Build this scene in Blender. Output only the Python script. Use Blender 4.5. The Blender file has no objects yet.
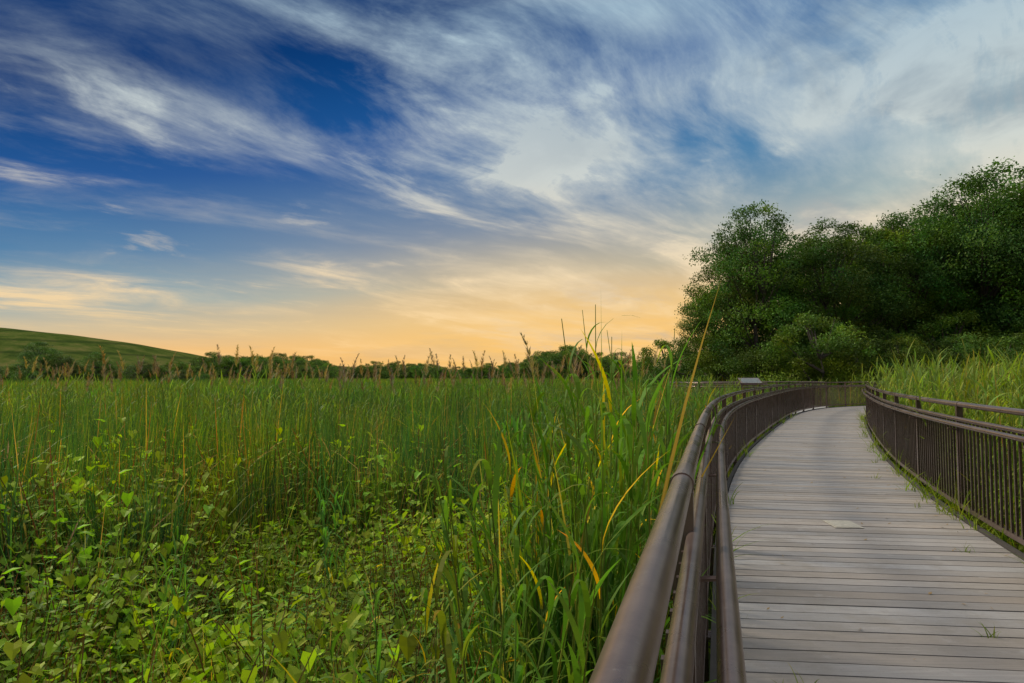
import bpy, math, numpy as np
from mathutils import Vector, noise as mnoise
rng=np.random.default_rng(11)
scn=bpy.context.scene
GZ=-0.9
def lin(c):
    return tuple(((v/255)/12.92 if v/255<=0.04045 else ((v/255+0.055)/1.055)**2.4) for v in c)+(1,)
# ---------------------------------------------------------------- camera
cam=bpy.data.cameras.new("camera"); co=bpy.data.objects.new("camera",cam); scn.collection.objects.link(co)
cam.lens=24; cam.sensor_width=36; cam.clip_end=6000; cam.clip_start=0.02
co.location=(0,0,1.31); co.rotation_euler=(math.radians(92.9),0,0); scn.camera=co
scn.view_settings.view_transform='Standard'; scn.view_settings.look='None'; scn.view_settings.exposure=0
# ---------------------------------------------------------------- node helpers
class NT:
    def __init__(s,nt): s.nt=nt; nt.nodes.clear()
    def n(s,t,**k):
        nd=s.nt.nodes.new(t)
        for a,b in k.items(): setattr(nd,a,b)
        return nd
    def l(s,a,b): s.nt.links.new(a,b)
    def put(s,sock,v):
        if isinstance(v,bpy.types.NodeSocket): s.l(v,sock)
        elif v is not None: sock.default_value=v
    def m(s,op,a,b=None,c=None,clamp=False):
        nd=s.n('ShaderNodeMath',operation=op); nd.use_clamp=clamp
        s.put(nd.inputs[0],a); s.put(nd.inputs[1],b); s.put(nd.inputs[2],c); return nd.outputs[0]
    def mix(s,f,a,b,bt='MIX'):
        nd=s.n('ShaderNodeMix',data_type='RGBA',blend_type=bt)
        s.put(nd.inputs[0],f); s.put(nd.inputs[6],a); s.put(nd.inputs[7],b); return nd.outputs[2]
    def noise(s,vec,scale,detail=4,rough=.5,dist=0,out=0):
        nd=s.n('ShaderNodeTexNoise'); 
        if vec is not None: s.l(vec,nd.inputs['Vector'])
        nd.inputs['Scale'].default_value=scale; nd.inputs['Detail'].default_value=detail
        nd.inputs['Roughness'].default_value=rough; nd.inputs['Distortion'].default_value=dist
        return nd.outputs[out]
    def ramp(s,f,stops):
        nd=s.n('ShaderNodeValToRGB'); s.l(f,nd.inputs[0]); el=nd.color_ramp.elements
        while len(el)<len(stops): el.new(.5)
        for e,(p,c) in zip(el,stops): e.position=p; e.color=c
        return nd.outputs[0]
    def smooth(s,v,a,b,lo=0,hi=1):
        nd=s.n('ShaderNodeMapRange',interpolation_type='SMOOTHSTEP'); s.l(v,nd.inputs[0])
        nd.inputs[1].default_value=a; nd.inputs[2].default_value=b; nd.inputs[3].default_value=lo; nd.inputs[4].default_value=hi
        return nd.outputs[0]
    def xyz(s,x,y,z):
        nd=s.n('ShaderNodeCombineXYZ'); s.put(nd.inputs[0],x); s.put(nd.inputs[1],y); s.put(nd.inputs[2],z); return nd.outputs[0]
# ---------------------------------------------------------------- sky / light
SE,SA=math.radians(36),math.radians(-62)   # elevation, azimuth (from +Y towards +X)
w=bpy.data.worlds.new("World"); scn.world=w; w.use_nodes=True
T=NT(w.node_tree)
out=T.n('ShaderNodeOutputWorld')
tc=T.n('ShaderNodeTexCoord'); nrm=T.n('ShaderNodeVectorMath',operation='NORMALIZE'); T.l(tc.outputs['Generated'],nrm.inputs[0])
sp=T.n('ShaderNodeSeparateXYZ'); T.l(nrm.outputs[0],sp.inputs[0]); X,Y,Z=sp.outputs
Zp=T.m('MAXIMUM',Z,0.0)
sky=T.n('ShaderNodeTexSky'); sky.sky_type='NISHITA'; sky.sun_disc=False; sky.sun_elevation=SE; sky.sun_rotation=SA
u0=T.m('DIVIDE',X,T.m('ADD',Zp,0.14)); v0=T.m('DIVIDE',Y,T.m('ADD',Zp,0.14))
ra=math.radians(46)
u=T.m('SUBTRACT',T.m('MULTIPLY',u0,math.cos(ra)),T.m('MULTIPLY',v0,math.sin(ra)))
v=T.m('ADD',T.m('MULTIPLY',u0,math.sin(ra)),T.m('MULTIPLY',v0,math.cos(ra)))
def warped(scale,amp,seed,det=2):
    wn=T.noise(T.xyz(T.m('MULTIPLY',u,1.0),T.m('MULTIPLY',v,.6),seed),scale,det,.5,0,1); ws=T.n('ShaderNodeSeparateColor'); T.l(wn,ws.inputs[0])
    return T.m('ADD',u,T.m('MULTIPLY',T.m('SUBTRACT',ws.outputs[0],.5),amp)),T.m('ADD',v,T.m('MULTIPLY',T.m('SUBTRACT',ws.outputs[1],.5),amp))
uu,vv=warped(.9,.9,1.0,2)
ub,vb=warped(1.3,.7,4.0,2)
lown=T.noise(T.xyz(u,v,3.0),.8,3,.5)
t=T.m('MULTIPLY',Zp,T.m('SUBTRACT',1.0,T.m('MULTIPLY',X,0.85)))
t=T.m('ADD',t,T.m('MULTIPLY',T.m('SUBTRACT',lown,.5),T.m('MULTIPLY',Zp,.3)))
base=T.ramp(t,[(0,lin((240,176,106))),(.045,lin((240,190,126))),(.085,lin((208,190,156))),(.14,lin((136,168,178))),(.22,lin((66,126,170))),(.35,lin((14,84,150))),(.52,lin((0,54,112))),(1,lin((0,48,100)))])
n1=T.noise(T.xyz(uu,T.m('MULTIPLY',vv,.36),0.6),1.9,13,.62,.0)
n2=T.noise(T.xyz(T.m('MULTIPLY',u,.9),T.m('MULTIPLY',v,.55),11.3),1.15,3,.5,.0)
n3=T.noise(T.xyz(T.m('MULTIPLY',ub,1.2),T.m('MULTIPLY',vb,.7),2.2),2.4,12,.62,.0)
fib=T.noise(T.xyz(T.m('MULTIPLY',uu,3.0),T.m('MULTIPLY',vv,.6),5.0),3.0,9,.65,.0)
bias=T.m('ADD',T.m('MULTIPLY',X,0.14),.065)
c1=T.smooth(T.m('ADD',n1,bias),.47,.76)
c2=T.smooth(T.m('ADD',n2,bias),.40,.66)
dens=T.m('MULTIPLY',c1,T.m('ADD',.38,T.m('MULTIPLY',c2,.72)))
dens=T.m('ADD',dens,T.m('MULTIPLY',T.m('MULTIPLY',c2,T.smooth(n3,.44,.70)),.6))
dens=T.m('MULTIPLY',dens,T.smooth(fib,.3,.7,.72,1.15))
dens=T.m('ADD',dens,T.m('MULTIPLY',T.smooth(n3,.56,.72),.42))
zen=T.smooth(Z,.52,.8)
dens=T.m('ADD',dens,T.m('MULTIPLY',zen,.5),clamp=True)
ccol=T.ramp(Zp,[(0,lin((250,198,128))),(.07,lin((252,214,154))),(.17,lin((242,222,188))),(.28,lin((216,220,212))),(.48,lin((172,198,212))),(.8,lin((240,238,232)))])
shade=T.smooth(T.noise(T.xyz(ub,vb,12.0),1.6,6,.6),.46,.66)
ccol=T.mix(T.m('MULTIPLY',shade,T.smooth(X,-.2,.5,.0,.6)),ccol,lin((120,136,152)))
gx=T.m('DIVIDE',T.m('SUBTRACT',X,.10),.42); gz=T.m('DIVIDE',T.m('SUBTRACT',Z,.03),.15)
gl=T.m('EXPONENT',T.m('MULTIPLY',T.m('ADD',T.m('MULTIPLY',gx,gx),T.m('MULTIPLY',gz,gz)),-1.0)); gl=T.m('MULTIPLY',gl,T.smooth(Y,0,.4))
base=T.mix(T.m('MULTIPLY',gl,.85),base,lin((255,202,112)))
low=T.m('MULTIPLY',T.smooth(T.noise(T.xyz(T.m('MULTIPLY',X,2.2),Y,T.m('MULTIPLY',Z,16.0)),1.8,8,.62,.3),.47,.68),T.smooth(Z,.20,.02,0,1))
base=T.mix(T.m('MULTIPLY',low,.28),base,lin((186,172,150)))
col=T.mix(T.m('MULTIPLY',dens,.85),base,ccol)
gain=T.m('ADD',1.0,T.m('MULTIPLY',zen,.9))
bgc=T.n('ShaderNodeBackground'); T.l(col,bgc.inputs[0]); T.l(gain,bgc.inputs[1])
bgs=T.n('ShaderNodeBackground'); T.l(sky.outputs[0],bgs.inputs[0]); bgs.inputs[1].default_value=.001
ad=T.n('ShaderNodeAddShader'); T.l(bgc.outputs[0],ad.inputs[0]); T.l(bgs.outputs[0],ad.inputs[1]); T.l(ad.outputs[0],out.inputs[0])
sl=bpy.data.lights.new("sun","SUN"); so=bpy.data.objects.new("sun",sl); scn.collection.objects.link(so)
sl.energy=3.9; sl.angle=math.radians(12); sl.color=(1,.91,.74)
sd=Vector((math.sin(SA)*math.cos(SE),math.cos(SA)*math.cos(SE),math.sin(SE)))
so.rotation_euler=sd.to_track_quat('Z','Y').to_euler()
so.location=(0,0,30)
# ---------------------------------------------------------------- materials
def pmat(name,spec=.5):
    m=bpy.data.materials.new(name); m.use_nodes=True; t=NT(m.node_tree)
    o=t.n('ShaderNodeOutputMaterial'); b=t.n('ShaderNodeBsdfPrincipled'); b.inputs['Specular IOR Level'].default_value=spec; t.l(b.outputs[0],o.inputs[0]); return m,t,b,o
def leafmat(name,trans=.35,gain=1.0,var=.35,tt=(1.2,1.4,.6,1)):
    m,t,b,o=pmat(name)
    at=t.n('ShaderNodeAttribute',attribute_name='tint'); g=t.n('ShaderNodeNewGeometry'); oi=t.n('ShaderNodeObjectInfo')
    nz=t.noise(g.outputs['Position'],.35,3,.55)
    c=t.mix(t.smooth(nz,.42,.62),at.outputs[0],(1.35,1.15,.65,1),'MULTIPLY')
    hs=t.n('ShaderNodeHueSaturation'); t.l(c,hs.inputs['Color'])
    t.l(t.m('ADD',.482,t.m('MULTIPLY',oi.outputs['Random'],.035)),hs.inputs['Hue'])
    hs.inputs['Saturation'].default_value=1.04
    t.l(t.m('ADD',gain*(1-var/2),t.m('MULTIPLY',oi.outputs['Random'],gain*var)),hs.inputs['Value'])
    t.l(hs.outputs[0],b.inputs['Base Color']); b.inputs['Roughness'].default_value=.6
    b.inputs['Specular IOR Level'].default_value=.15
    tr=t.n('ShaderNodeBsdfTranslucent'); c2=t.mix(1.0,hs.outputs[0],tt,'MULTIPLY'); t.l(c2,tr.inputs[0])
    mx=t.n('ShaderNodeMixShader'); mx.inputs[0].default_value=trans; t.l(b.outputs[0],mx.inputs[1]); t.l(tr.outputs[0],mx.inputs[2]); t.l(mx.outputs[0],o.inputs[0])
    return m
M_reed=leafmat("reed_leaf",.4,1.45,.55); M_vine=leafmat("vine_leaf",.4,1.9,.7); M_tree=leafmat("tree_leaf",.25,1.65,.5,(1.2,1.3,.7,1))
m,t,b,o=pmat("bark"); tcn=t.n('ShaderNodeTexCoord'); nz=t.noise(tcn.outputs['Object'],6,6,.6)
t.l(t.ramp(nz,[(.3,(.03,.022,.016,1)),(.7,(.10,.08,.06,1))]),b.inputs[0]); b.inputs['Roughness'].default_value=.9; M_bark=m
m,t,b,o=pmat("marsh_soil",0); g=t.n('ShaderNodeNewGeometry'); nz=t.noise(g.outputs['Position'],.8,8,.6); n0=t.noise(g.outputs['Position'],.02,4,.6)
c=t.ramp(nz,[(.3,(.018,.022,.008,1)),(.6,(.035,.055,.014,1)),(.8,(.07,.085,.02,1))])
c=t.mix(t.smooth(n0,.4,.6),c,(.06,.10,.025,1)); t.l(c,b.inputs[0]); b.inputs['Roughness'].default_value=1; M_soil=m
m,t,b,o=pmat("hill_grass",0); g=t.n('ShaderNodeNewGeometry'); nz=t.noise(g.outputs['Position'],.09,10,.75)
sz=t.n('ShaderNodeSeparateXYZ'); t.l(g.outputs['Position'],sz.inputs[0])
c=t.ramp(nz,[(.36,(.03,.05,.011,1)),(.5,(.06,.085,.017,1)),(.64,(.12,.11,.035,1))])
wv=t.m('SINE',t.m('ADD',t.m('MULTIPLY',sz.outputs[2],1.1),t.m('MULTIPLY',t.noise(g.outputs['Position'],.02,2),5)))
c=t.mix(t.smooth(wv,.6,1.0,0,.6),c,(.02,.036,.01,1)); t.l(c,b.inputs[0]); b.inputs['Roughness'].default_value=1; M_hill=m
m,t,b,o=pmat("brown_railing_metal"); g=t.n('ShaderNodeNewGeometry'); nz=t.noise(g.outputs['Position'],18,6,.65); n2=t.noise(g.outputs['Position'],2.5,4,.6); n4=t.noise(g.outputs['Position'],70,6,.7)
c=t.ramp(nz,[(.3,(.11,.072,.06,1)),(.7,(.16,.11,.09,1))]); c=t.mix(t.smooth(n2,.5,.75,0,.35),c,(.26,.2,.17,1)); c=t.mix(t.smooth(n4,.6,.72,0,.3),c,(.3,.26,.22,1))
t.l(c,b.inputs[0]); b.inputs['Metallic'].default_value=.6; t.l(t.smooth(n2,.3,.7,.22,.36),b.inputs['Roughness'])
bm_=t.n('ShaderNodeBump'); bm_.inputs['Strength'].default_value=.06; t.l(t.noise(g.outputs['Position'],220,3,.5),bm_.inputs['Height']); t.l(bm_.outputs[0],b.inputs['Normal']); M_rail=m
m,t,b,o=pmat("composite_decking"); g=t.n('ShaderNodeNewGeometry'); at=t.n('ShaderNodeAttribute',attribute_name='tint')
mp=t.n('ShaderNodeMapping'); t.l(g.outputs['Position'],mp.inputs[0]); mp.inputs['Scale'].default_value=(3,60,60)
n1_=t.noise(mp.outputs[0],1.0,6,.65); n2=t.noise(g.outputs['Position'],1.3,8,.7); n3_=t.noise(g.outputs['Position'],38,6,.75); n5=t.noise(g.outputs['Position'],5,5,.6)
c=t.mix(1.0,at.outputs[0],t.ramp(n1_,[(.25,(.78,.78,.78,1)),(.75,(1.16,1.16,1.16,1))]),'MULTIPLY')
c=t.mix(t.smooth(n2,.45,.68,0,.6),c,(.19,.165,.135,1)); c=t.mix(t.smooth(n3_,.56,.72,0,.5),c,(.11,.10,.08,1)); c=t.mix(t.smooth(n5,.6,.72,0,.35),c,(.38,.36,.335,1))
t.l(c,b.inputs[0]); t.l(t.smooth(n2,.3,.7,.5,.8),b.inputs['Roughness'])
bm_=t.n('ShaderNodeBump'); bm_.inputs['Strength'].default_value=.25; bm_.inputs['Distance'].default_value=.004; t.l(n1_,bm_.inputs['Height']); t.l(bm_.outputs[0],b.inputs['Normal']); M_deck=m
def simple(name,c,r=.7,metal=0,sc=8):
    m,t,b,o=pmat(name); g=t.n('ShaderNodeNewGeometry'); nz=t.noise(g.outputs['Position'],sc,5,.6)
    t.l(t.ramp(nz,[(.3,tuple(x*.75 for x in c)+(1,)),(.7,tuple(min(1,x*1.2) for x in c)+(1,))]),b.inputs[0])
    b.inputs['Roughness'].default_value=r; b.inputs['Metallic'].default_value=metal; return m
M_beam=simple("dark_timber",(.04,.034,.028),.9); M_steel=simple("hatch_steel",(.42,.38,.30),.5,.2,30); M_sign=simple("sign_panel",(.12,.14,.14),.6,0,6)
M_dead=simple("dead_leaf",(.26,.17,.07),.8,0,30)
# ---------------------------------------------------------------- mesh accumulators
class MB:
    def __init__(s): s.v=[]; s.f=[]; s.c=[]; s.mi=[]; s.n=0
    def add(s,verts,faces,col=(1,1,1),mi=0):
        k=s.n; s.v.extend(verts); s.n+=len(verts); s.f.extend([tuple(i+k for i in f) for f in faces])
        s.c.extend([col]*len(verts)); s.mi.extend([mi]*len(faces))
    def mesh(s,name,mats,smooth=False):
        me=bpy.data.meshes.new(name); me.from_pydata([tuple(map(float,p)) for p in s.v],[],s.f)
        at=me.attributes.new('tint','FLOAT_COLOR','POINT'); a=np.ones((s.n,4),np.float32); a[:,:3]=np.array(s.c,np.float32); at.data.foreach_set('color',a.ravel())
        for mm in mats: me.materials.append(mm)
        me.polygons.foreach_set('material_index',s.mi)
        if smooth: me.polygons.foreach_set('use_smooth',[True]*len(s.f))
        me.update(); return me
    def box(s,c,ax,hx,hy,z0,z1,col=(1,1,1),mi=0):
        ax=np.array(ax)/np.linalg.norm(ax); ay=np.array([-ax[1],ax[0]]); c=np.array(c)
        q=[c+ax*sx*hx+ay*sy*hy for sx,sy in((-1,-1),(1,-1),(1,1),(-1,1))]
        vs=[(p[0],p[1],z0) for p in q]+[(p[0],p[1],z1) for p in q]
        s.add(vs,[(3,2,1,0),(4,5,6,7),(0,1,5,4),(1,2,6,5),(2,3,7,6),(3,0,4,7)],col,mi)
    def sweep(s,P2,z,prof,col=(1,1,1),mi=0,cap=True):
        P2=np.array(P2); tg=np.gradient(P2,axis=0); tg/=np.linalg.norm(tg,axis=1)[:,None]; nr=np.stack([tg[:,1],-tg[:,0]],1)
        vs=[];k=len(prof)
        for p,nn in zip(P2,nr):
            for a,b_ in prof: vs.append((p[0]+nn[0]*a,p[1]+nn[1]*a,z+b_))
        fs=[(i*k+j,i*k+(j+1)%k,(i+1)*k+(j+1)%k,(i+1)*k+j) for i in range(len(P2)-1) for j in range(k)]
        if cap: fs+= [tuple(range(k))[::-1],tuple((len(P2)-1)*k+j for j in range(k))]
        s.add(vs,fs,col,mi)
    def tube(s,pts,rad,k=6,col=(1,1,1),mi=0):
        pts=[Vector(p) for p in pts]; vs=[]
        for i,p in enumerate(pts):
            d=(pts[min(i+1,len(pts)-1)]-pts[max(i-1,0)]).normalized()
            a=d.orthogonal().normalized(); b_=d.cross(a)
            for j in range(k):
                th=2*math.pi*j/k; q=p+(a*math.cos(th)+b_*math.sin(th))*rad[i]; vs.append(q[:])
        fs=[(i*k+j,i*k+(j+1)%k,(i+1)*k+(j+1)%k,(i+1)*k+j) for i in range(len(pts)-1) for j in range(k)]
        s.add(vs,fs,col,mi)
def circ(r,k=16): return [(r*math.cos(2*math.pi*j/k),r*math.sin(2*math.pi*j/k)) for j in range(k)]
def rect(a,b): return [(a,-b),(a,b),(-a,b),(-a,-b)]
def obj(name,me,parent=None):
    o=bpy.data.objects.new(name,me); scn.collection.objects.link(o)
    if parent: o.parent=parent
    return o
def empty(name):
    o=bpy.data.objects.new(name,None); scn.collection.objects.link(o); return o
# ---------------------------------------------------------------- path
CP=np.array([(-1.75,-6.0),(-.93,-3.2),(-.23,-.8),(.165,.53),(.585,1.95),(.885,2.95),(1.65,5.46),(2.45,7.85),(3.83,11.3),(5.64,15.2),(7.87,19.8),(10.4,24.6),(13.6,28.9),(18.3,31.6),(24,32.6),(32,32.2),(42,31)],float)
def catmull(P,n=60):
    P=np.vstack([2*P[0]-P[1],P,2*P[-1]-P[-2]]); o=[]
    for i in range(1,len(P)-2):
        for tt in np.linspace(0,1,n,endpoint=False):
            a,b_,c,d=P[i-1:i+3]
            o.append(.5*((2*b_)+(-a+c)*tt+(2*a-5*b_+4*c-d)*tt**2+(-a+3*b_-3*c+d)*tt**3))
    o.append(P[-2]); return np.array(o)
raw=catmull(CP)
_s=np.r_[0,np.cumsum(np.linalg.norm(np.diff(raw,axis=0),axis=1))]; _u=np.linspace(0,_s[-1],600)
raw=np.stack([np.interp(_u,_s,raw[:,0]),np.interp(_u,_s,raw[:,1])],1)
for _ in range(250): raw[1:-1]=.25*raw[:-2]+.5*raw[1:-1]+.25*raw[2:]
s_=np.r_[0,np.cumsum(np.linalg.norm(np.diff(raw,axis=0),axis=1))]
def PL(s): return np.stack([np.interp(s,s_,raw[:,0]),np.interp(s,s_,raw[:,1])],-1)
def NR(s):
    d=PL(s+.15)-PL(s-.15); d/=np.linalg.norm(d,axis=-1,keepdims=True); return np.stack([d[...,1],-d[...,0]],-1)
def OFF(s,o): return PL(s)+NR(s)*o
SL=s_[-1]-.6; W=2.05
mb=MB(); bw=.140; s=.4
while s<SL-1:
    a,b_=s,s+bw-.012
    q=[PL(np.array(a)),PL(np.array(b_)),OFF(np.array(b_+.40),W),OFF(np.array(a+.40),W)]
    g_=float(rng.uniform(.76,1.12)); h_=rng.uniform(-.015,.02); cc=((.28+h_)*g_,.254*g_,(.232-h_)*g_); zz=float(rng.uniform(-.002,.001))
    vs=[(p[0],p[1],zz) for p in q]+[(p[0],p[1],-.028) for p in q]
    mb.add(vs,[(3,2,1,0),(4,5,6,7),(0,1,5,4),(1,2,6,5),(2,3,7,6),(3,0,4,7)],cc); s+=bw
deck=empty("boardwalk"); me=mb.mesh("deck_boards",[M_deck]); obj("deck_boards",me,deck)
mb=MB(); ss=np.arange(.3,SL,.25)
for of in (.08,W/2,W-.08): mb.sweep(OFF(ss,of),-.115,rect(.04,.085))
mb.sweep(OFF(ss,-.03),-.09,rect(.02,.11)); mb.sweep(OFF(ss,W+.03),-.09,rect(.02,.11))
for s in np.arange(1,SL,2.4):
    for of in(.1,W-.1):
        p=OFF(np.array(s),of); mb.tube([(p[0],p[1],GZ-.3),(p[0],p[1],-.2)],[.09,.09],8)
obj("support_frame",mb.mesh("support_frame",[M_beam]),deck)
def railing(name,line,side,h=1.07,hand=True,ps=1.85,p0=.9):
    line=np.array(line); L=np.r_[0,np.cumsum(np.linalg.norm(np.diff(line,axis=0),axis=1))]
    def at(s): return np.array([np.interp(s,L,line[:,0]),np.interp(s,L,line[:,1])])
    def tn(s):
        d=at(min(s+.05,L[-1]))-at(max(s-.05,0)); return d/np.linalg.norm(d)
    tg=np.gradient(line,axis=0); tg/=np.linalg.norm(tg,axis=1)[:,None]; nr=np.stack([tg[:,1],-tg[:,0]],1)*side
    e=empty(name)
    mb=MB(); mb.sweep(line,h-.03,circ(.026,20)); obj("top_rail",mb.mesh("top_rail",[M_rail],True),e)
    mb=MB(); mb.sweep(line+nr*.028,h-.165,circ(.021,16)); obj("mid_rail",mb.mesh("mid_rail",[M_rail],True),e)
    mb=MB(); mb.sweep(line,.085,rect(.02,.02)); obj("bottom_rail",mb.mesh("bottom_rail",[M_rail]),e)
    if hand:
        mb=MB(); mb.sweep(line+nr*.10,.865,circ(.021,16)); 
        obj("handrail",mb.mesh("handrail",[M_rail],True),e)
    posts=MB(); pk=MB()
    for s in np.arange(p0,L[-1],ps):
        p=at(s); tt=tn(s); n_=np.array([tt[1],-tt[0]])*side
        posts.box(p,tt,.026,.026,-.22,h-.05)
        posts.box(p,tt,.05,.045,.001,.012)
        pp=[p-tt*.03,p-tt*.01,p+tt*.01,p+tt*.03]; posts.sweep(pp,h-.03,circ(.0295,20))
        if hand:
            a=p+n_*.02; c=p+n_*.10
            posts.tube([(a[0],a[1],.80),(c[0],c[1],.81),(c[0],c[1],.85)],[.008,.008,.008],6)
    obj("posts",posts.mesh("posts",[M_rail]),e)
    for s in np.arange(.06,L[-1],.105):
        if abs((s-p0+ps/2)%ps-ps/2)<.045: continue
        p=at(s); tt=tn(s); n_=np.array([tt[1],-tt[0]])*side; pk.box(p+n_*.010,tt,.0085,.0085,.10,h-.17)
    obj("pickets",pk.mesh("pickets",[M_rail]),e); return e
ss=np.arange(.3,SL,.12)
railing("boardwalk_railing",OFF(ss,-.09),1,p0=.35)
railing("boardwalk_railing",OFF(ss,W+.09),-1,p0=.5)
bay=np.array([(9.3,24.9),(8.0,25.6),(6.9,27.0),(6.7,29.0),(7.6,30.6),(9.5,31.4),(12,31.6),(14.2,31.0)]); bl=catmull(bay,14)
railing("lookout_railing",bl,1,hand=False)
lp=empty("lookout_platform")
mb=MB()
poly=[(p[0],p[1]) for p in bl]+[(13.4,28.8),(10.3,24.6)]
n=len(poly); mb.add([(x,y,-.035) for x,y in poly]+[(x,y,-.2) for x,y in poly],[tuple(range(n))[::-1],tuple(range(n,2*n))]+[(i,(i+1)%n,n+(i+1)%n,n+i) for i in range(n)],(.3,.29,.28))
obj("platform_deck",mb.mesh("platform_deck",[M_deck]),lp)
mb=MB()
for x,y in((7.4,27.5),(8,30),(11,31),(9.5,26)): mb.tube([(x,y,GZ-.3),(x,y,-.2)],[.1,.1],8)
obj("platform_piles",mb.mesh("platform_piles",[M_beam]),lp)
e=empty("interpretive_sign"); mb=MB()
for dx in(-.3,.3): mb.box((9.2+dx,26.4),(1,0),.03,.03,-.035,1.10)
obj("legs",mb.mesh("legs",[M_rail]),e)
mb=MB(); mb.add([(8.8,26.15,1.02),(9.6,26.15,1.02),(9.6,26.65,1.24),(8.8,26.65,1.24),(8.8,26.17,.98),(9.6,26.17,.98),(9.6,26.67,1.20),(8.8,26.67,1.20)],[(0,1,2,3),(7,6,5,4),(0,4,5,1),(1,5,6,2),(2,6,7,3),(3,7,4,0)])
obj("panel_frame",mb.mesh("panel_frame",[M_rail]),e)
mb=MB(); mb.add([(8.85,26.18,1.037),(9.55,26.18,1.037),(9.55,26.60,1.222),(8.85,26.60,1.222)],[(0,1,2,3)]); obj("panel",mb.mesh("panel",[M_sign]),e)
mb=MB(); mb.box((2.92,6.1),(1,-.08),.12,.15,.003,.006); mb.box((2.92,6.1),(1,-.08),.10,.13,.006,.008,(1,1,1)); obj("deck_hatch",mb.mesh("deck_hatch",[M_steel]))
mb=MB()
for _ in range(260):
    s=rng.uniform(6.5,32); of=W*(rng.uniform(0,1) if rng.random()<.4 else (rng.beta(1,9) if rng.random()<.4 else 1-rng.beta(1,9)))
    p=OFF(np.array(s),of); a=rng.uniform(0,6.28); l=rng.uniform(.008,.03); wd=l*rng.uniform(.15,.5); d=np.array([math.cos(a),math.sin(a)]); q=np.array([-d[1],d[0]])
    z=.004; mb.add([(*(p-d*l),z),(*(p+q*wd),z+.004),(*(p+d*l),z+.008),(*(p-q*wd),z+.002)],[(0,1,2,3)])
obj("leaf_litter",mb.mesh("leaf_litter",[M_dead]))
# ---------------------------------------------------------------- ground + hill
mb=MB(); xs=[-2500,-800,-300,-120,-50,-20,0,20,50,120,300,800,2500]; ys=[-300,-60,-20,0,20,50,120,300,700,1500,3500]
mb.add([(x,y,GZ) for y in ys for x in xs],[(j*13+i,j*13+i+1,(j+1)*13+i+1,(j+1)*13+i) for j in range(len(ys)-1) for i in range(12)])
obj("marsh_ground",mb.mesh("marsh_ground",[M_soil]))
hx=[-700,-520,-400,-300,-240,-205,-180,-157,-140,-128,-120]; hh=[0,10,20,25.5,25.2,21.5,16.5,10.4,5.2,1.8,0]
XS=np.linspace(-700,-120,140); YS=np.linspace(230,520,60); mb=MB(); vs=[]
for y in YS:
    tt=(y-320)/(90 if y<320 else 200); f=max(0,math.cos(max(-1,min(1,tt))*math.pi/2))**.9
    for x in XS: vs.append((x,y,GZ-.3+np.interp(x,hx,hh)*f+ .9*f*mnoise.noise(Vector((x*.03,y*.03,0)))))
mb.add(vs,[(j*140+i,j*140+i+1,(j+1)*140+i+1,(j+1)*140+i) for j in range(59) for i in range(139)])
obj("grassy_hill",mb.mesh("grassy_hill",[M_hill],True))
# ---------------------------------------------------------------- plants
def blade(mb,base,h,az,lean,width,segs,col,droop=0.0,mi=0,twist=None,tip=None):
    d=np.array([math.cos(az),math.sin(az),0]); tw=rng.uniform(0,math.pi) if twist is None else twist
    sd_=np.array([math.cos(tw),math.sin(tw),0]); vs=[];base=np.array(base,float)
    for i in range(segs+1):
        q=i/segs
        p=base+d*lean*q**1.8+np.array([0,0,h*(q-droop*q**3)])
        wd=width*(1-q**2.5)*(.7+.6*min(1,q*3)) /1.3 if i<segs else 0.0
        if i<segs: vs+= [p-sd_*wd/2,p+sd_*wd/2]
        else: vs.append(p)
    fs=[(2*i,2*i+1,2*i+3,2*i+2) for i in range(segs-1)]+[(2*segs-2,2*segs-1,2*segs)]
    mb.add(vs,fs,col,mi)
    if rng.random()<.18:
        tc_=(col[0]*1.5+.04,col[1]*1.05+.02,col[2]); n=len(vs)
        for j in range(int(n*.74),n): mb.c[mb.n-n+j]=tc_
def bent(mb,base,h,az,width,col):
    d=np.array([math.cos(az),math.sin(az),0]); sd_=np.array([-d[1],d[0],0]); b0=np.array(base,float); k=rng.uniform(.55,.8)*h; L2=h-k; an=rng.uniform(-.9,.5)
    p=[b0,b0+np.array([0,0,k*.5])+d*.02,b0+np.array([0,0,k])+d*.07]; e=p[2]+d*L2*math.cos(an)+np.array([0,0,L2*math.sin(an)]); m_=(p[2]+e)/2+np.array([0,0,.03])
    vs=[]
    for q,wd in zip((p[0],p[1],p[2],m_),(.8,1,.9,.7)): vs+=[q-sd_*width*wd/2,q+sd_*width*wd/2]
    vs.append(e); mb.add(vs,[(0,1,3,2),(2,3,5,4),(4,5,7,6),(6,7,8)],col)
def jit(c,a=.25):
    g_=rng.uniform(1-a,1+a); return (c[0]*g_*rng.uniform(.85,1.15),c[1]*g_,c[2]*g_*rng.uniform(.8,1.2))
BG=(.034,.080,.028); YG=(.105,.150,.020); MG=(.058,.115,.022); ST=(.22,.16,.065); YE=(.46,.31,.02); BR=(.17,.12,.085)
def proto(mb,name,mats):
    me=mb.mesh(name,mats); o=bpy.data.objects.new(name,me); c=bpy.data.collections.new(name+"_set"); c.objects.link(o); return c
def rz0(): return rng.uniform(0,6.28)
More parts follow.
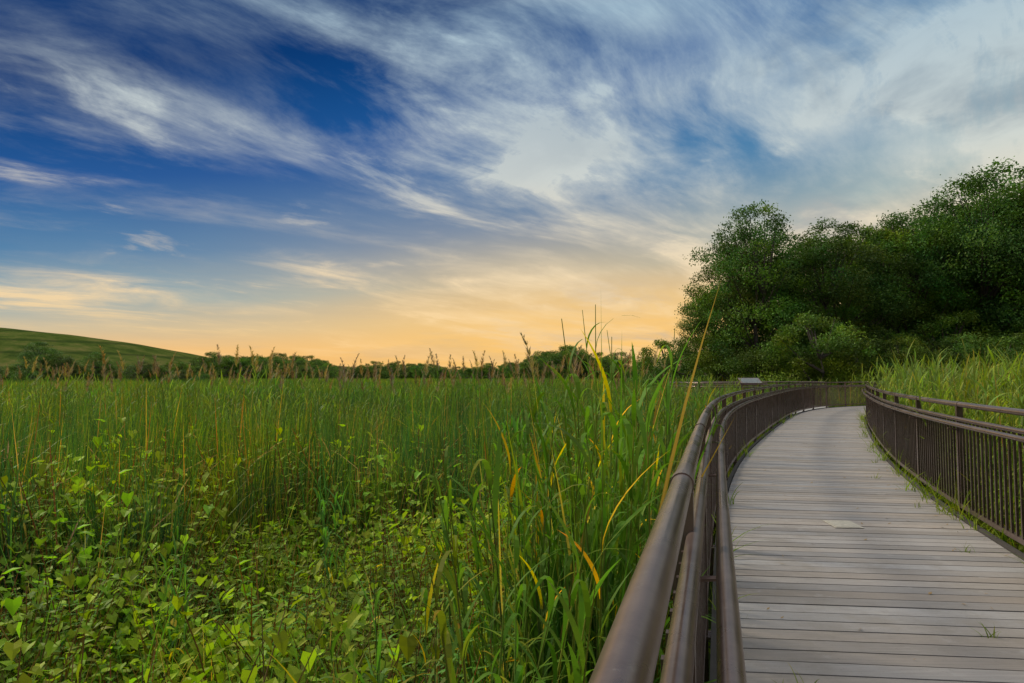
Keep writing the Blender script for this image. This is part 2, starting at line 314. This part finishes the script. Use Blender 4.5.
def cattail(n=34,r=.22,w=(.010,.019),h=(1.2,2.15),segs=6,col=BG,dead=.09,lean=(.02,.36),nb=3):
    mb=MB()
    for _ in range(n):
        a=rng.uniform(0,6.28); rr=r*math.sqrt(rng.random()); c=col if rng.random()>dead else ST
        blade(mb,(rr*math.cos(a),rr*math.sin(a),0),rng.uniform(*h),rng.uniform(0,6.28),rng.uniform(*lean),rng.uniform(*w),segs,jit(c),rng.choice([0,0,.03,.2]))
    for _ in range(nb):
        a=rng.uniform(0,6.28); rr=r*math.sqrt(rng.random()); bent(mb,(rr*math.cos(a),rr*math.sin(a),0),rng.uniform(*h),rz0(),rng.uniform(*w),jit(col if rng.random()<.6 else ST))
    return mb
def finegrass(n=80,r=.28,col=YG,h=(.7,1.45),dead=.12):
    mb=MB()
    for _ in range(n):
        a=rng.uniform(0,6.28); rr=r*math.sqrt(rng.random()); c=col if rng.random()>dead else ST
        blade(mb,(rr*math.cos(a),rr*math.sin(a),0),rng.uniform(*h),rng.uniform(0,6.28),rng.uniform(.1,.6),rng.uniform(.005,.010),6,jit(c),rng.uniform(0,.4))
    return mb
def plume(mb,top,L=.36,col=BR):
    x,y,z=top; az=rng.uniform(0,6.28)
    for i in range(110):
        q=rng.random(); a=rng.normal(az,1.3); l=.14*(1-q*.7)*rng.uniform(.6,1.2); p=np.array([x+.10*q*q*math.cos(az),y+.10*q*q*math.sin(az),z-L+L*q])
        e=p+np.array([math.cos(a)*l*.55,math.sin(a)*l*.55,l*.8]); sdv=np.array([-math.sin(a),math.cos(a),0])*.0038
        m_=(p+e)/2; mb.add([p,m_-sdv,e,m_+sdv],[(0,1,2,3)],jit(col))
def phrag(n=5,r=.25,h=(1.7,2.3),plumes=False,col=MG,yel=.015,nl=11,q0=.2):
    mb=MB()
    for _ in range(n):
        a=rng.uniform(0,6.28); rr=r*math.sqrt(rng.random()); H=rng.uniform(*h); la=rng.uniform(0,6.28); le=rng.uniform(0,.25)
        bx,by=rr*math.cos(a),rr*math.sin(a)
        P=[(bx+math.cos(la)*le*q*q,by+math.sin(la)*le*q*q,H*q) for q in np.linspace(0,1,7)]
        mb.tube(P,[.006,.006,.005,.0045,.004,.003,.0015],5,jit((.10,.13,.04)))
        side=rng.uniform(0,6.28)
        for k in range(nl):
            q=q0+(.98-q0)*k/nl; bp=(bx+math.cos(la)*le*q*q,by+math.sin(la)*le*q*q,H*q)
            az=side+(k%2)*math.pi+rng.normal(0,.4); Lf=rng.uniform(.28,.52)*(1-.35*max(0,q-.6)); c=col if rng.random()>yel else YE
            up=rng.uniform(.6,1.0)*Lf
            blade(mb,bp,up,az,Lf*rng.uniform(.35,.8),rng.uniform(.016,.028),7,jit(c),rng.choice([.05,.2,.5,.9]),twist=az+math.pi/2+rng.normal(0,.3))
        if plumes: plume(mb,(P[-1][0],P[-1][1],H+.22))
    return mb
def leafshape(mb,p,az,pitch,s,col,mi=0):
    f=np.array([math.cos(az)*math.cos(pitch),math.sin(az)*math.cos(pitch),math.sin(pitch)]); r_=np.array([-math.sin(az),math.cos(az),0]); u_=np.cross(f,r_); p=np.array(p)
    if u_[2]<0:u_=-u_
    k=s*.14
    vs=[p,p-f*.12*s+r_*.35*s+u_*k,p+f*.35*s+r_*.42*s+u_*k,p+f*1.0*s-u_*k,p+f*.35*s-r_*.42*s+u_*k,p-f*.12*s-r_*.35*s+u_*k,p+f*.4*s]
    mb.add(vs,[(0,1,2,6),(6,2,3),(6,3,4),(0,6,4,5)],col,mi)
def vine(n=330,r=.5,H=.75,s=(.03,.06),col=YG,flower=False,ns=10):
    mb=MB()
    for _ in range(n):
        a=rng.uniform(0,6.28); rr=r*math.sqrt(rng.random()); top=H*(1-.55*(rr/r)**2)*(1+.3*math.sin(3*a+rr*9)); z=top*rng.uniform(.3,1)**.5
        cc=jit(col,.4)
        if rng.random()<.04: cc=jit((.32,.22,.03),.3)
        leafshape(mb,(rr*math.cos(a),rr*math.sin(a),z),rng.uniform(0,6.28),rng.normal(-.35,.5),rng.uniform(*s),cc)
    for _ in range(ns):
        a=rng.uniform(0,6.28); rr=r*.8*math.sqrt(rng.random()); x,y=rr*math.cos(a),rr*math.sin(a); la=rng.uniform(0,6.28); le=.3; hh_=H*rng.uniform(.9,1.3)
        P=[(x+math.cos(la)*le*q*q,y+math.sin(la)*le*q*q,hh_*q) for q in np.linspace(0,1,5)]; mb.tube(P,[.003]*4+[.0015],4,jit((.12,.08,.03)))
        for k in range(11):
            q=.3+.7*k/11; leafshape(mb,(x+math.cos(la)*le*q*q,y+math.sin(la)*le*q*q,hh_*q),rng.uniform(0,6.28),rng.normal(0,.5),rng.uniform(*s)*.9,jit(col,.3))
    for _ in range(16):
        a=rng.uniform(0,6.28); rr=r*math.sqrt(rng.random()); blade(mb,(rr*math.cos(a),rr*math.sin(a),0),H*rng.uniform(.9,1.5),rz0(),rng.uniform(.1,.45),rng.uniform(.005,.011),6,jit(MG if rng.random()<.65 else ST,.25),rng.uniform(0,.4))
    if flower:
        for _ in range(7):
            a=rng.uniform(0,6.28); rr=r*math.sqrt(rng.random()); z=H*(1-.4*(rr/r)**2)*1.08; x,y=rr*math.cos(a),rr*math.sin(a)
            for k in range(5):
                leafshape(mb,(x+rng.normal(0,.01),y+rng.normal(0,.01),z+rng.normal(0,.008)),rng.uniform(0,6.28),.4,.008,(.4,.4,.34))
    return mb
def lance(n=14,H=1.0,col=MG):
    mb=MB()
    for _ in range(n):
        a=rz0(); rr=.35*math.sqrt(rng.random()); x,y=rr*math.cos(a),rr*math.sin(a); la=rz0(); le=rng.uniform(0,.3); hh_=H*rng.uniform(.7,1.2)
        pt=lambda q:(x+math.cos(la)*le*q*q,y+math.sin(la)*le*q*q,hh_*q)
        mb.tube([pt(q) for q in np.linspace(0,1,5)],[.004,.004,.003,.003,.0015],4,jit((.16,.07,.03)))
        for k in range(16):
            q=.25+.75*k/16
            for sd2 in(0,math.pi):
                az=k*1.57+sd2+rng.normal(0,.2); L=rng.uniform(.06,.11)*(1.2-.6*q)
                blade(mb,pt(q),L*rng.uniform(.1,.7),az,L,.020*(1.2-.5*q),4,jit(col,.3),rng.uniform(0,.8),twist=az+math.pi/2)
    return mb
def patch(n=130,r=1.1,w=(.022,.04),h=(1.35,2.0),col=MG):
    mb=MB()
    for _ in range(n):
        a=rng.uniform(0,6.28); rr=r*math.sqrt(rng.random()); c=col if rng.random()>.1 else ST
        blade(mb,(rr*math.cos(a),rr*math.sin(a),0),rng.uniform(*h),rng.uniform(0,6.28),rng.uniform(.05,.4),rng.uniform(*w),3,jit(c),rng.uniform(0,.2))
    return mb
R=[M_reed]
P_={}
P_['catA']=proto(cattail(),'cattail_clump_a',R); P_['catB']=proto(cattail(30,.25,col=(.048,.100,.026)),'cattail_clump_b',R); P_['catY']=proto(cattail(30,.25,col=YG,dead=.15),'cattail_clump_c',R)
P_['fgA']=proto(finegrass(),'grass_tuft_a',R); P_['fgB']=proto(finegrass(70,.3,MG),'grass_tuft_b',R); P_['fgS']=proto(finegrass(60,.25,(.17,.13,.04),(.6,1.2),.6),'dry_grass_tuft_a',R)
P_['phA']=proto(phrag(),'reed_clump_a',R); P_['phB']=proto(phrag(4,.2,yel=.03),'reed_clump_b',R); P_['phY']=proto(phrag(6,.3,(1.5,2.2),False,YG),'reed_clump_c',R); P_['phR']=proto(phrag(6,.3,(1.6,2.25),False,(.14,.18,.04),.0),'reed_clump_d',R)
P_['pl']=proto(phrag(1,.01,(2.15,2.2),True,nl=5,q0=.15),'reed_plume_a',R); P_['pl2']=proto(phrag(1,.05,(2.0,2.15),True,nl=5,q0=.15),'reed_plume_b',R)
P_['big']=proto(cattail(16,.13,(.022,.034),(1.6,2.45),9,MG,.04,(.05,.5),0),'broad_reed_a',R)
P_['viA']=proto(vine(),'vine_mound_a',[M_vine]); P_['viB']=proto(vine(380,.45,.6,(.02,.038),MG,True),'vine_mound_b',[M_vine]); P_['viC']=proto(vine(280,.5,.85,(.04,.075),(.12,.165,.014)),'vine_mound_c',[M_vine])
P_['laA']=proto(lance(),'herb_clump_a',[M_vine]); P_['laB']=proto(lance(10,.9,YG),'herb_clump_b',[M_vine])
P_['dead']=proto(cattail(12,.25,(.005,.009),(1.1,1.9),6,ST,0,(.02,.3),1),'dead_stalk_a',R)
P_['yel']=proto(cattail(7,.12,(.018,.03),(.9,1.3),7,YE,0,(.05,.4),0),'yellow_leaf_a',R)
P_['ptA']=proto(patch(),'reed_patch_a',R); P_['ptB']=proto(patch(col=YG),'reed_patch_b',R); P_['ptC']=proto(patch(col=BG),'reed_patch_c',R)
def scatter(name,items):
    keys=sorted(set(i[0] for i in items)); me=bpy.data.meshes.new(name)
    me.from_pydata([(i[1],i[2],i[3]) for i in items],[],[])
    a=me.attributes.new('rot','FLOAT_VECTOR','POINT'); a.data.foreach_set('vector',np.array([(i[6],0,i[5]) for i in items],np.float32).ravel())
    a=me.attributes.new('scl','FLOAT','POINT'); a.data.foreach_set('value',np.array([i[4] for i in items],np.float32))
    a=me.attributes.new('idx','INT','POINT'); a.data.foreach_set('value',np.array([keys.index(i[0]) for i in items],np.int32))
    o=obj(name,me); ng=bpy.data.node_groups.new(name+"_nodes",'GeometryNodeTree'); ng.interface.new_socket('Geometry',in_out='INPUT',socket_type='NodeSocketGeometry'); ng.interface.new_socket('Geometry',in_out='OUTPUT',socket_type='NodeSocketGeometry')
    N=ng.nodes; gi=N.new('NodeGroupInput'); go=N.new('NodeGroupOutput'); jn=N.new('GeometryNodeJoinGeometry')
    def na(nm,dt):
        q=N.new('GeometryNodeInputNamedAttribute'); q.data_type=dt; q.inputs[0].default_value=nm; return q.outputs[0]
    ra,sa,ia=na('rot','FLOAT_VECTOR'),na('scl','FLOAT'),na('idx','INT')
    for k,key in enumerate(keys):
        ci=N.new('GeometryNodeCollectionInfo'); ci.inputs[0].default_value=P_[key]
        cmp=N.new('FunctionNodeCompare'); cmp.data_type='INT'; cmp.operation='EQUAL'
        ins=[q for q in cmp.inputs if q.enabled and q.type=='INT']; ng.links.new(ia,ins[0]); ins[1].default_value=k
        ip=N.new('GeometryNodeInstanceOnPoints'); ng.links.new(gi.outputs[0],ip.inputs['Points']); ng.links.new(cmp.outputs[0],ip.inputs['Selection']); ng.links.new(ci.outputs[0],ip.inputs['Instance'])
        ng.links.new(ra,ip.inputs['Rotation']); ng.links.new(sa,ip.inputs['Scale']); ng.links.new(ip.outputs[0],jn.inputs[0])
    ng.links.new(jn.outputs[0],go.inputs[0]); md=o.modifiers.new('scatter','NODES'); md.node_group=ng; return o
cs=np.arange(.3,SL,.3); CL=OFF(cs,W/2); CN=NR(cs)
def pd(x,y):
    d=np.hypot(CL[:,0]-x,CL[:,1]-y); i=int(d.argmin()); nn=CN[i]; sgn=(x-CL[i,0])*nn[0]+(y-CL[i,1])*nn[1]; return d[i],sgn
def inbay(x,y): return 6.3<x<14 and 24.6<y<31.8
rz=rz0
def nz2(x,y,f,o=0): return mnoise.noise(Vector((x*f+o,y*f,o)))
veg={'marsh_reeds':[], 'vine_thicket':[], 'reed_plumes':[]}
MR=veg['marsh_reeds']; VT=veg['vine_thicket']
for _ in range(2700):
    y=rng.uniform(1.2,11); x=rng.uniform(-.85*y-2.0,.5*y+1)
    dd,sg=pd(x,y)
    if sg>0 or dd<W/2+.42 or math.hypot(x,y)<1.9: continue
    a=nz2(x,y,.35,3); lim=5.9+2.2*a+ (-1.0 if x<-.5*y else .3)
    r=rng.random(); railside=dd<W/2+1.0
    z=GZ; pk_=nz2(x,y,.8,20)
    if railside:
        if 2.0<y: 
            if r<.40: MR.append((rng.choice(['phA','phB','fgB','phY']),x,y,z,rng.uniform(.65,1.0),rz(),rng.normal(0,.07)))
            elif r<.65: MR.append((rng.choice(['fgA','fgB']),x,y,z,rng.uniform(.7,1.1),rz(),0))
            else: VT.append((rng.choice(['viA','viB','laA']),x,y,z,rng.uniform(.8,1.1),rz(),0))
        continue
    if y<lim:
        if r<.62: VT.append((rng.choice(['viA','viC','viC'] if pk_>-.05 else ['viB','viA','laA']),x,y,z-.05,rng.uniform(.75,1.2)*(1+.4*nz2(x,y,.9,8)),rz(),rng.normal(0,.12)))
        elif r<.76: VT.append((rng.choice(['laA','laB']),x,y,z,rng.uniform(.6,1.05),rz(),rng.normal(0,.15)))
        elif r<.84: MR.append((rng.choice(['fgA','fgB']),x,y,z,rng.uniform(.5,.85),rz(),rng.normal(0,.15)))
        elif r<.88: MR.append(('fgS',x,y,z,rng.uniform(.6,1.0),rz(),.1))
        elif r<.91 : MR.append((rng.choice(['catY','catB','phY','phA']),x,y,z,rng.uniform(.45,.72),rz(),rng.normal(0,.1)))
    else:
        left=x<.05*y-.2+.9*nz2(x,y,.5,9); hv=1+.24*nz2(x,y,.55,5)
        if r<.66: MR.append((rng.choice(['catA','catB','catA','catA','catY'] if left else ['catB','catY','phY','fgA','phA']),x,y,z,rng.uniform(.80,1.0)*hv,rz(),rng.normal(0,.08)))
        elif r<.80: MR.append((rng.choice(['fgA','fgB','fgB']),x,y,z,rng.uniform(.9,1.25),rz(),rng.normal(0,.1)))
        elif r<.82: MR.append(('dead',x,y,z,rng.uniform(.7,.95),rz(),0))
        elif y<8.5: VT.append((rng.choice(['viA','viC','viB','laA','laB']),x,y,z,rng.uniform(1.0,1.7),rz(),0))
for _ in range(6200):
    y=11+ (38-11)*rng.random()**.8; x=rng.uniform(-.85*y-3,.95*y+3)
    dd,sg=pd(x,y)
    if dd<W/2+.45 or inbay(x,y): continue
    r=rng.random(); a=nz2(x,y,.16,2)
    ks=['catA','catB','phA','catA'] if a<.0 else ['catY','phY','fgA','catB','phR']
    sc=rng.uniform(.78,1.0)*(1+.25*nz2(x,y,.3,5))
    if sg>0: ks=['phR','catY','phR','phY']; sc=rng.uniform(1.02,1.2)*(1+.12*nz2(x,y,.3,5))
    if r<.96: MR.append((rng.choice(ks),x,y,GZ,sc,rz(),rng.normal(0,.08)))
    else: MR.append((rng.choice(['dead','fgS']),x,y,GZ,rng.uniform(.7,1.1),rz(),0))
for _ in range(1700):
    y=rng.uniform(2.5,13); x=rng.uniform(.4*y+2,1.1*y+8)
    dd,sg=pd(x,y)
    if sg<0 or dd<W/2+.42: continue
    k=min(1,(dd-W/2)/1.2)
    MR.append((rng.choice(['phR','catY','phY','phR','fgA']),x,y,GZ,rng.uniform(.86,1.02)+.16*k,rz(),rng.normal(0,.08)))
for _ in range(5200):
    y=38+(230-38)*rng.random()**1.5; x=rng.uniform(-.85*y-5,.9*y+5)
    if x>10 and y>40 and x>.2*y: 
        if y>48: continue
    a=nz2(x,y,.05,2); ks=['ptA','ptC'] if a<.0 else ['ptB','ptA']
    MR.append((rng.choice(ks),x,y,GZ,rng.uniform(.8,1.05)*(1+.12*nz2(x,y,.08,5)),rz(),0))
for px,py,d in [(8,316,6.5),(14,352,9),(225,362,14),(290,357,15),(340,352,13),(352,356,14),(360,366,16),(378,362,15),(318,362,16),(410,350,11),(430,368,15),(548,343,7),(556,352,8),(561,330,6),(515,352,14),(440,366,18),(470,368,16),(368,358,17),(300,366,20),(262,370,22),(120,372,20),(600,352,14),(178,371,19),(325,360,14),(334,364,15),(347,362,12),(388,366,13),(282,368,15),(232,369,15),(530,360,11),(497,366,13)]:
    x=(px-512)/683*d; ztop=1.31+(376-py)*d/683; sc=(ztop-GZ)/2.42
    veg['reed_plumes'].append(('pl',x,d,GZ,sc,rz(),0))
for _ in range(380):
    y=rng.uniform(10,32); x=rng.uniform(-.8*y,.25*y); 
    if inbay(x,y) or pd(x,y)[0]<2 or nz2(x,y,.15,31)<-.2: continue
    veg['reed_plumes'].append((rng.choice(['pl','pl2']),x,y,GZ,rng.uniform(.9,1.2),rz(),rng.normal(0,.06)))
for _ in range(36):
    y=rng.uniform(2.3,5.0); p=OFF(np.interp(y,raw[:,1],s_),-rng.uniform(.36,.95)); 
    MR.append((rng.choice(['phA','phB','big','big']),p[0],p[1],GZ,rng.uniform(.7,1.0),rz(),rng.normal(0,.08)))
for x,y,s,kk in [(.46,2.9,1.10,'phA'),(.52,3.2,1.10,'big'),(.62,3.6,1.16,'phB'),(.26,3.0,.98,'big'),(.70,4.0,1.18,'phA'),(.46,3.4,1.05,'phB')]: MR.append((kk,x,y,GZ,s,rz(),0))
for x,y,s in [(-.62,2.25,.5),(-.72,2.35,.48),(.1,2.6,.6),(.2,3.0,.7)]: MR.append(('big',x,y,GZ,s,rz(),0))
for x,y,s in [(.12,3.4,1.0),(.02,2.3,.5)]: MR.append(('yel',x,y,GZ,s,rz(),0))
for k,vv_ in veg.items(): scatter(k,vv_)
mb=MB()
for _ in range(75):
    s=10+22*rng.random()**1.2; of=W-.03+rng.normal(0,.05) if rng.random()<.85 else .02
    p=OFF(np.array(s),of); hk=rng.uniform(.5,1.9)
    for _ in range(int(rng.integers(4,14))): blade(mb,(p[0]+rng.normal(0,.03),p[1]+rng.normal(0,.05),-.03),rng.uniform(.08,.28)*hk,rz(),rng.uniform(.05,.25)*hk,.010,5,jit((.12,.18,.02)),.2)
for s,of in [(9.3,.25),(9.4,.33),(10.3,1.3),(12.2,1.75),(14.1,1.8),(16.2,1.7),(18,1.85)]:
    p=OFF(np.array(s),of)
    for _ in range(7): blade(mb,(p[0]+rng.normal(0,.02),p[1]+rng.normal(0,.01),-.03),rng.uniform(.06,.15),rz(),rng.uniform(.02,.09),.007,5,jit(YG),.2)
obj("edge_weeds",mb.mesh("edge_weeds",R))
# ---------------------------------------------------------------- trees
def tree(H=13,Rr=3.8,nclump=70,leaves=420,ls=.17,low=.12,col=(.045,.085,.02),trunk=.22):
    mb=MB(); tp=[(0,0,0)]; 
    for i in range(1,7): tp.append((rng.normal(0,.12)*i*.5,rng.normal(0,.12)*i*.5,H*.8*i/6))
    mb.tube([(x,y,z-.4 if z==0 else z) for x,y,z in tp],[trunk*(1.25 if i==0 else 1-.85*i/6) for i in range(7)],8,(1,1,1),1)
    ph=rng.uniform(0,6.28)
    for c in range(nclump):
        q=rng.random()**.85; z=H*(low+(1-low)*q*.96); prof=math.sin(math.pi*min(1,max(0.0,(q*.84+.13))))**.7
        a=rng.uniform(0,6.28); rr=Rr*prof*rng.uniform(.35,1)**.6*(1+.2*math.sin(2*a+ph+q*5)); cx,cy=rr*math.cos(a),rr*math.sin(a)
        cr=rng.uniform(.42,1.1)*Rr/3.8*(1-.35*max(0,q-.7)/.3)
        b0=Vector(tp[min(6,max(1,int(q*4)+1))]); e_=Vector((cx,cy,z))
        if rng.random()<.45: mb.tube([b0,(b0+e_)/2+Vector((0,0,-.2)),e_],[.07,.045,.015],5,(1,1,1),1)
        ct=jit(col,.42); n_=int(leaves*(cr**2)/(Rr/3.8)**2)
        d=rng.normal(size=(n_,3)); d/=np.linalg.norm(d,axis=1)[:,None]; rad=rng.uniform(.2,1,n_)**.6*cr*(1+.35*np.sin(d[:,0]*5+c)*np.cos(d[:,1]*4+d[:,2]*3))
        rad*=np.where(rng.random(n_)<.10,1.2,1.0)
        ps=d*rad[:,None]*np.array([1.2,1.2,.75])+np.array([cx,cy,z])
        for p_ in ps:
            if p_[2]<.2: continue
            nv=rng.normal(size=3)+np.array([0,0,.7]); nv/=np.linalg.norm(nv); a1=np.cross(nv,rng.normal(size=3)); a1/=np.linalg.norm(a1); a2=np.cross(nv,a1)
            s0=ls*rng.uniform(.6,1.2)
            mb.add([p_-a1*s0*.6,p_+a2*s0*.3,p_+a1*s0*.6,p_-a2*s0*.3],[(0,1,2,3)],jit(ct,.2),0)
    return mb
TM=[tree(13,3.8,125,560,.135,col=(.043,.082,.017)).mesh("tree_a",[M_tree,M_bark]),tree(14,4.4,135,540,.14,col=(.034,.070,.015)).mesh("tree_b",[M_tree,M_bark]),tree(12,3.6,115,560,.135,col=(.055,.092,.018)).mesh("tree_c",[M_tree,M_bark])]
SM=[tree(4.6,2.4,46,560,.10,.05,(.06,.105,.02),.05).mesh("shrub_a",[M_tree,M_bark]),tree(4.0,2.6,46,540,.105,.03,(.05,.092,.018),.05).mesh("shrub_b",[M_tree,M_bark])]
def place(name,me,px,d,topy,mh,wid=1.0):
    x=(px-512)/683*d; H=1.31+(376-topy)*d/683-GZ; sc=H/mh
    o=obj(name,me); o.location=(x,d,GZ-(.0 if d<100 else .8)); o.scale=(sc*wid,sc*wid,sc); o.rotation_euler=(0,0,rz()); return o
MH=[13,14,12]
for px,d,ty,k,wd in [(756,45,198,0,.9),(732,47,236,2,.8),(795,47,224,1,1.05),(838,46,216,0,1.1),(880,48,220,2,1.1),(915,47,206,1,1.05),(950,50,194,0,1.1),(985,46,168,1,1),(1018,47,156,0,1.1),(1060,45,160,1,1.1),(1110,46,165,2,1.1),(1165,44,170,0,1.2),
    (770,55,232,1,1.0),(820,56,235,0,1.2),(860,57,230,1,1.2),(900,58,222,2,1.2),(940,58,215,0,1.2),(975,57,205,2,1.2),(1005,58,195,1,1.2),(1045,57,185,0,1.2),(1090,56,180,1,1.2),(1150,56,180,0,1.2),(715,56,290,2,1.0)]:
    place("deciduous_tree",TM[k],px,d,ty,MH[k],wd)
for px,d,ty,k in [(818,39,314,0),(775,41,335,1),(860,40,330,1),(740,43,338,1),(712,46,338,0),(900,39,338,0),(930,40,330,1),(965,38,335,0),(1000,37,325,1),(1040,36,330,0),(1085,37,330,1),(690,52,345,1),(668,56,340,0),(655,60,350,1),(880,43,318,1),(950,43,312,0),(1020,42,305,1),(845,45,320,0),(790,45,318,1)]:
    place("shrub",SM[k],px,d,ty,4.4)
for px,d,ty,k,wd in [(42,120,336,1,1.5),(18,124,358,2,2.0),(64,118,350,0,1.6),(96,122,347,0,1.5),(108,123,358,1,1.4),(140,125,356,1,1.9),(160,128,361,2,2.0),(182,126,365,0,2.0),(204,124,367,1,2.0),(-20,120,350,0,1.8),(-60,125,345,1,1.8)]:
    place("deciduous_tree",TM[k],px,d,ty,MH[k],wd)
for i,mm in enumerate(SM):
    o=bpy.data.objects.new("far_tree_%s"%"abc"[i],mm); c=bpy.data.collections.new("far_tree_set_%d"%i); c.objects.link(o); P_['T%d'%i]=c
it=[]
for _ in range(1000):
    y=rng.uniform(235,330); px=rng.uniform(-150,1150); x=(px-512)/683*y
    if px<200:
        if rng.random()<.5: continue
        y=rng.uniform(215,228); x=(px-512)/683*y
    h=rng.uniform(5.8,8.0)*(1+.8*nz2(x,0,.025,4)); h*= 1.3 if 540<px<720 else 1
    if px<200: h*=.65
    it.append(('T%d'%rng.integers(2),x,y,GZ,h/4.4,rz(),0))
scatter("distant_treeline",it)
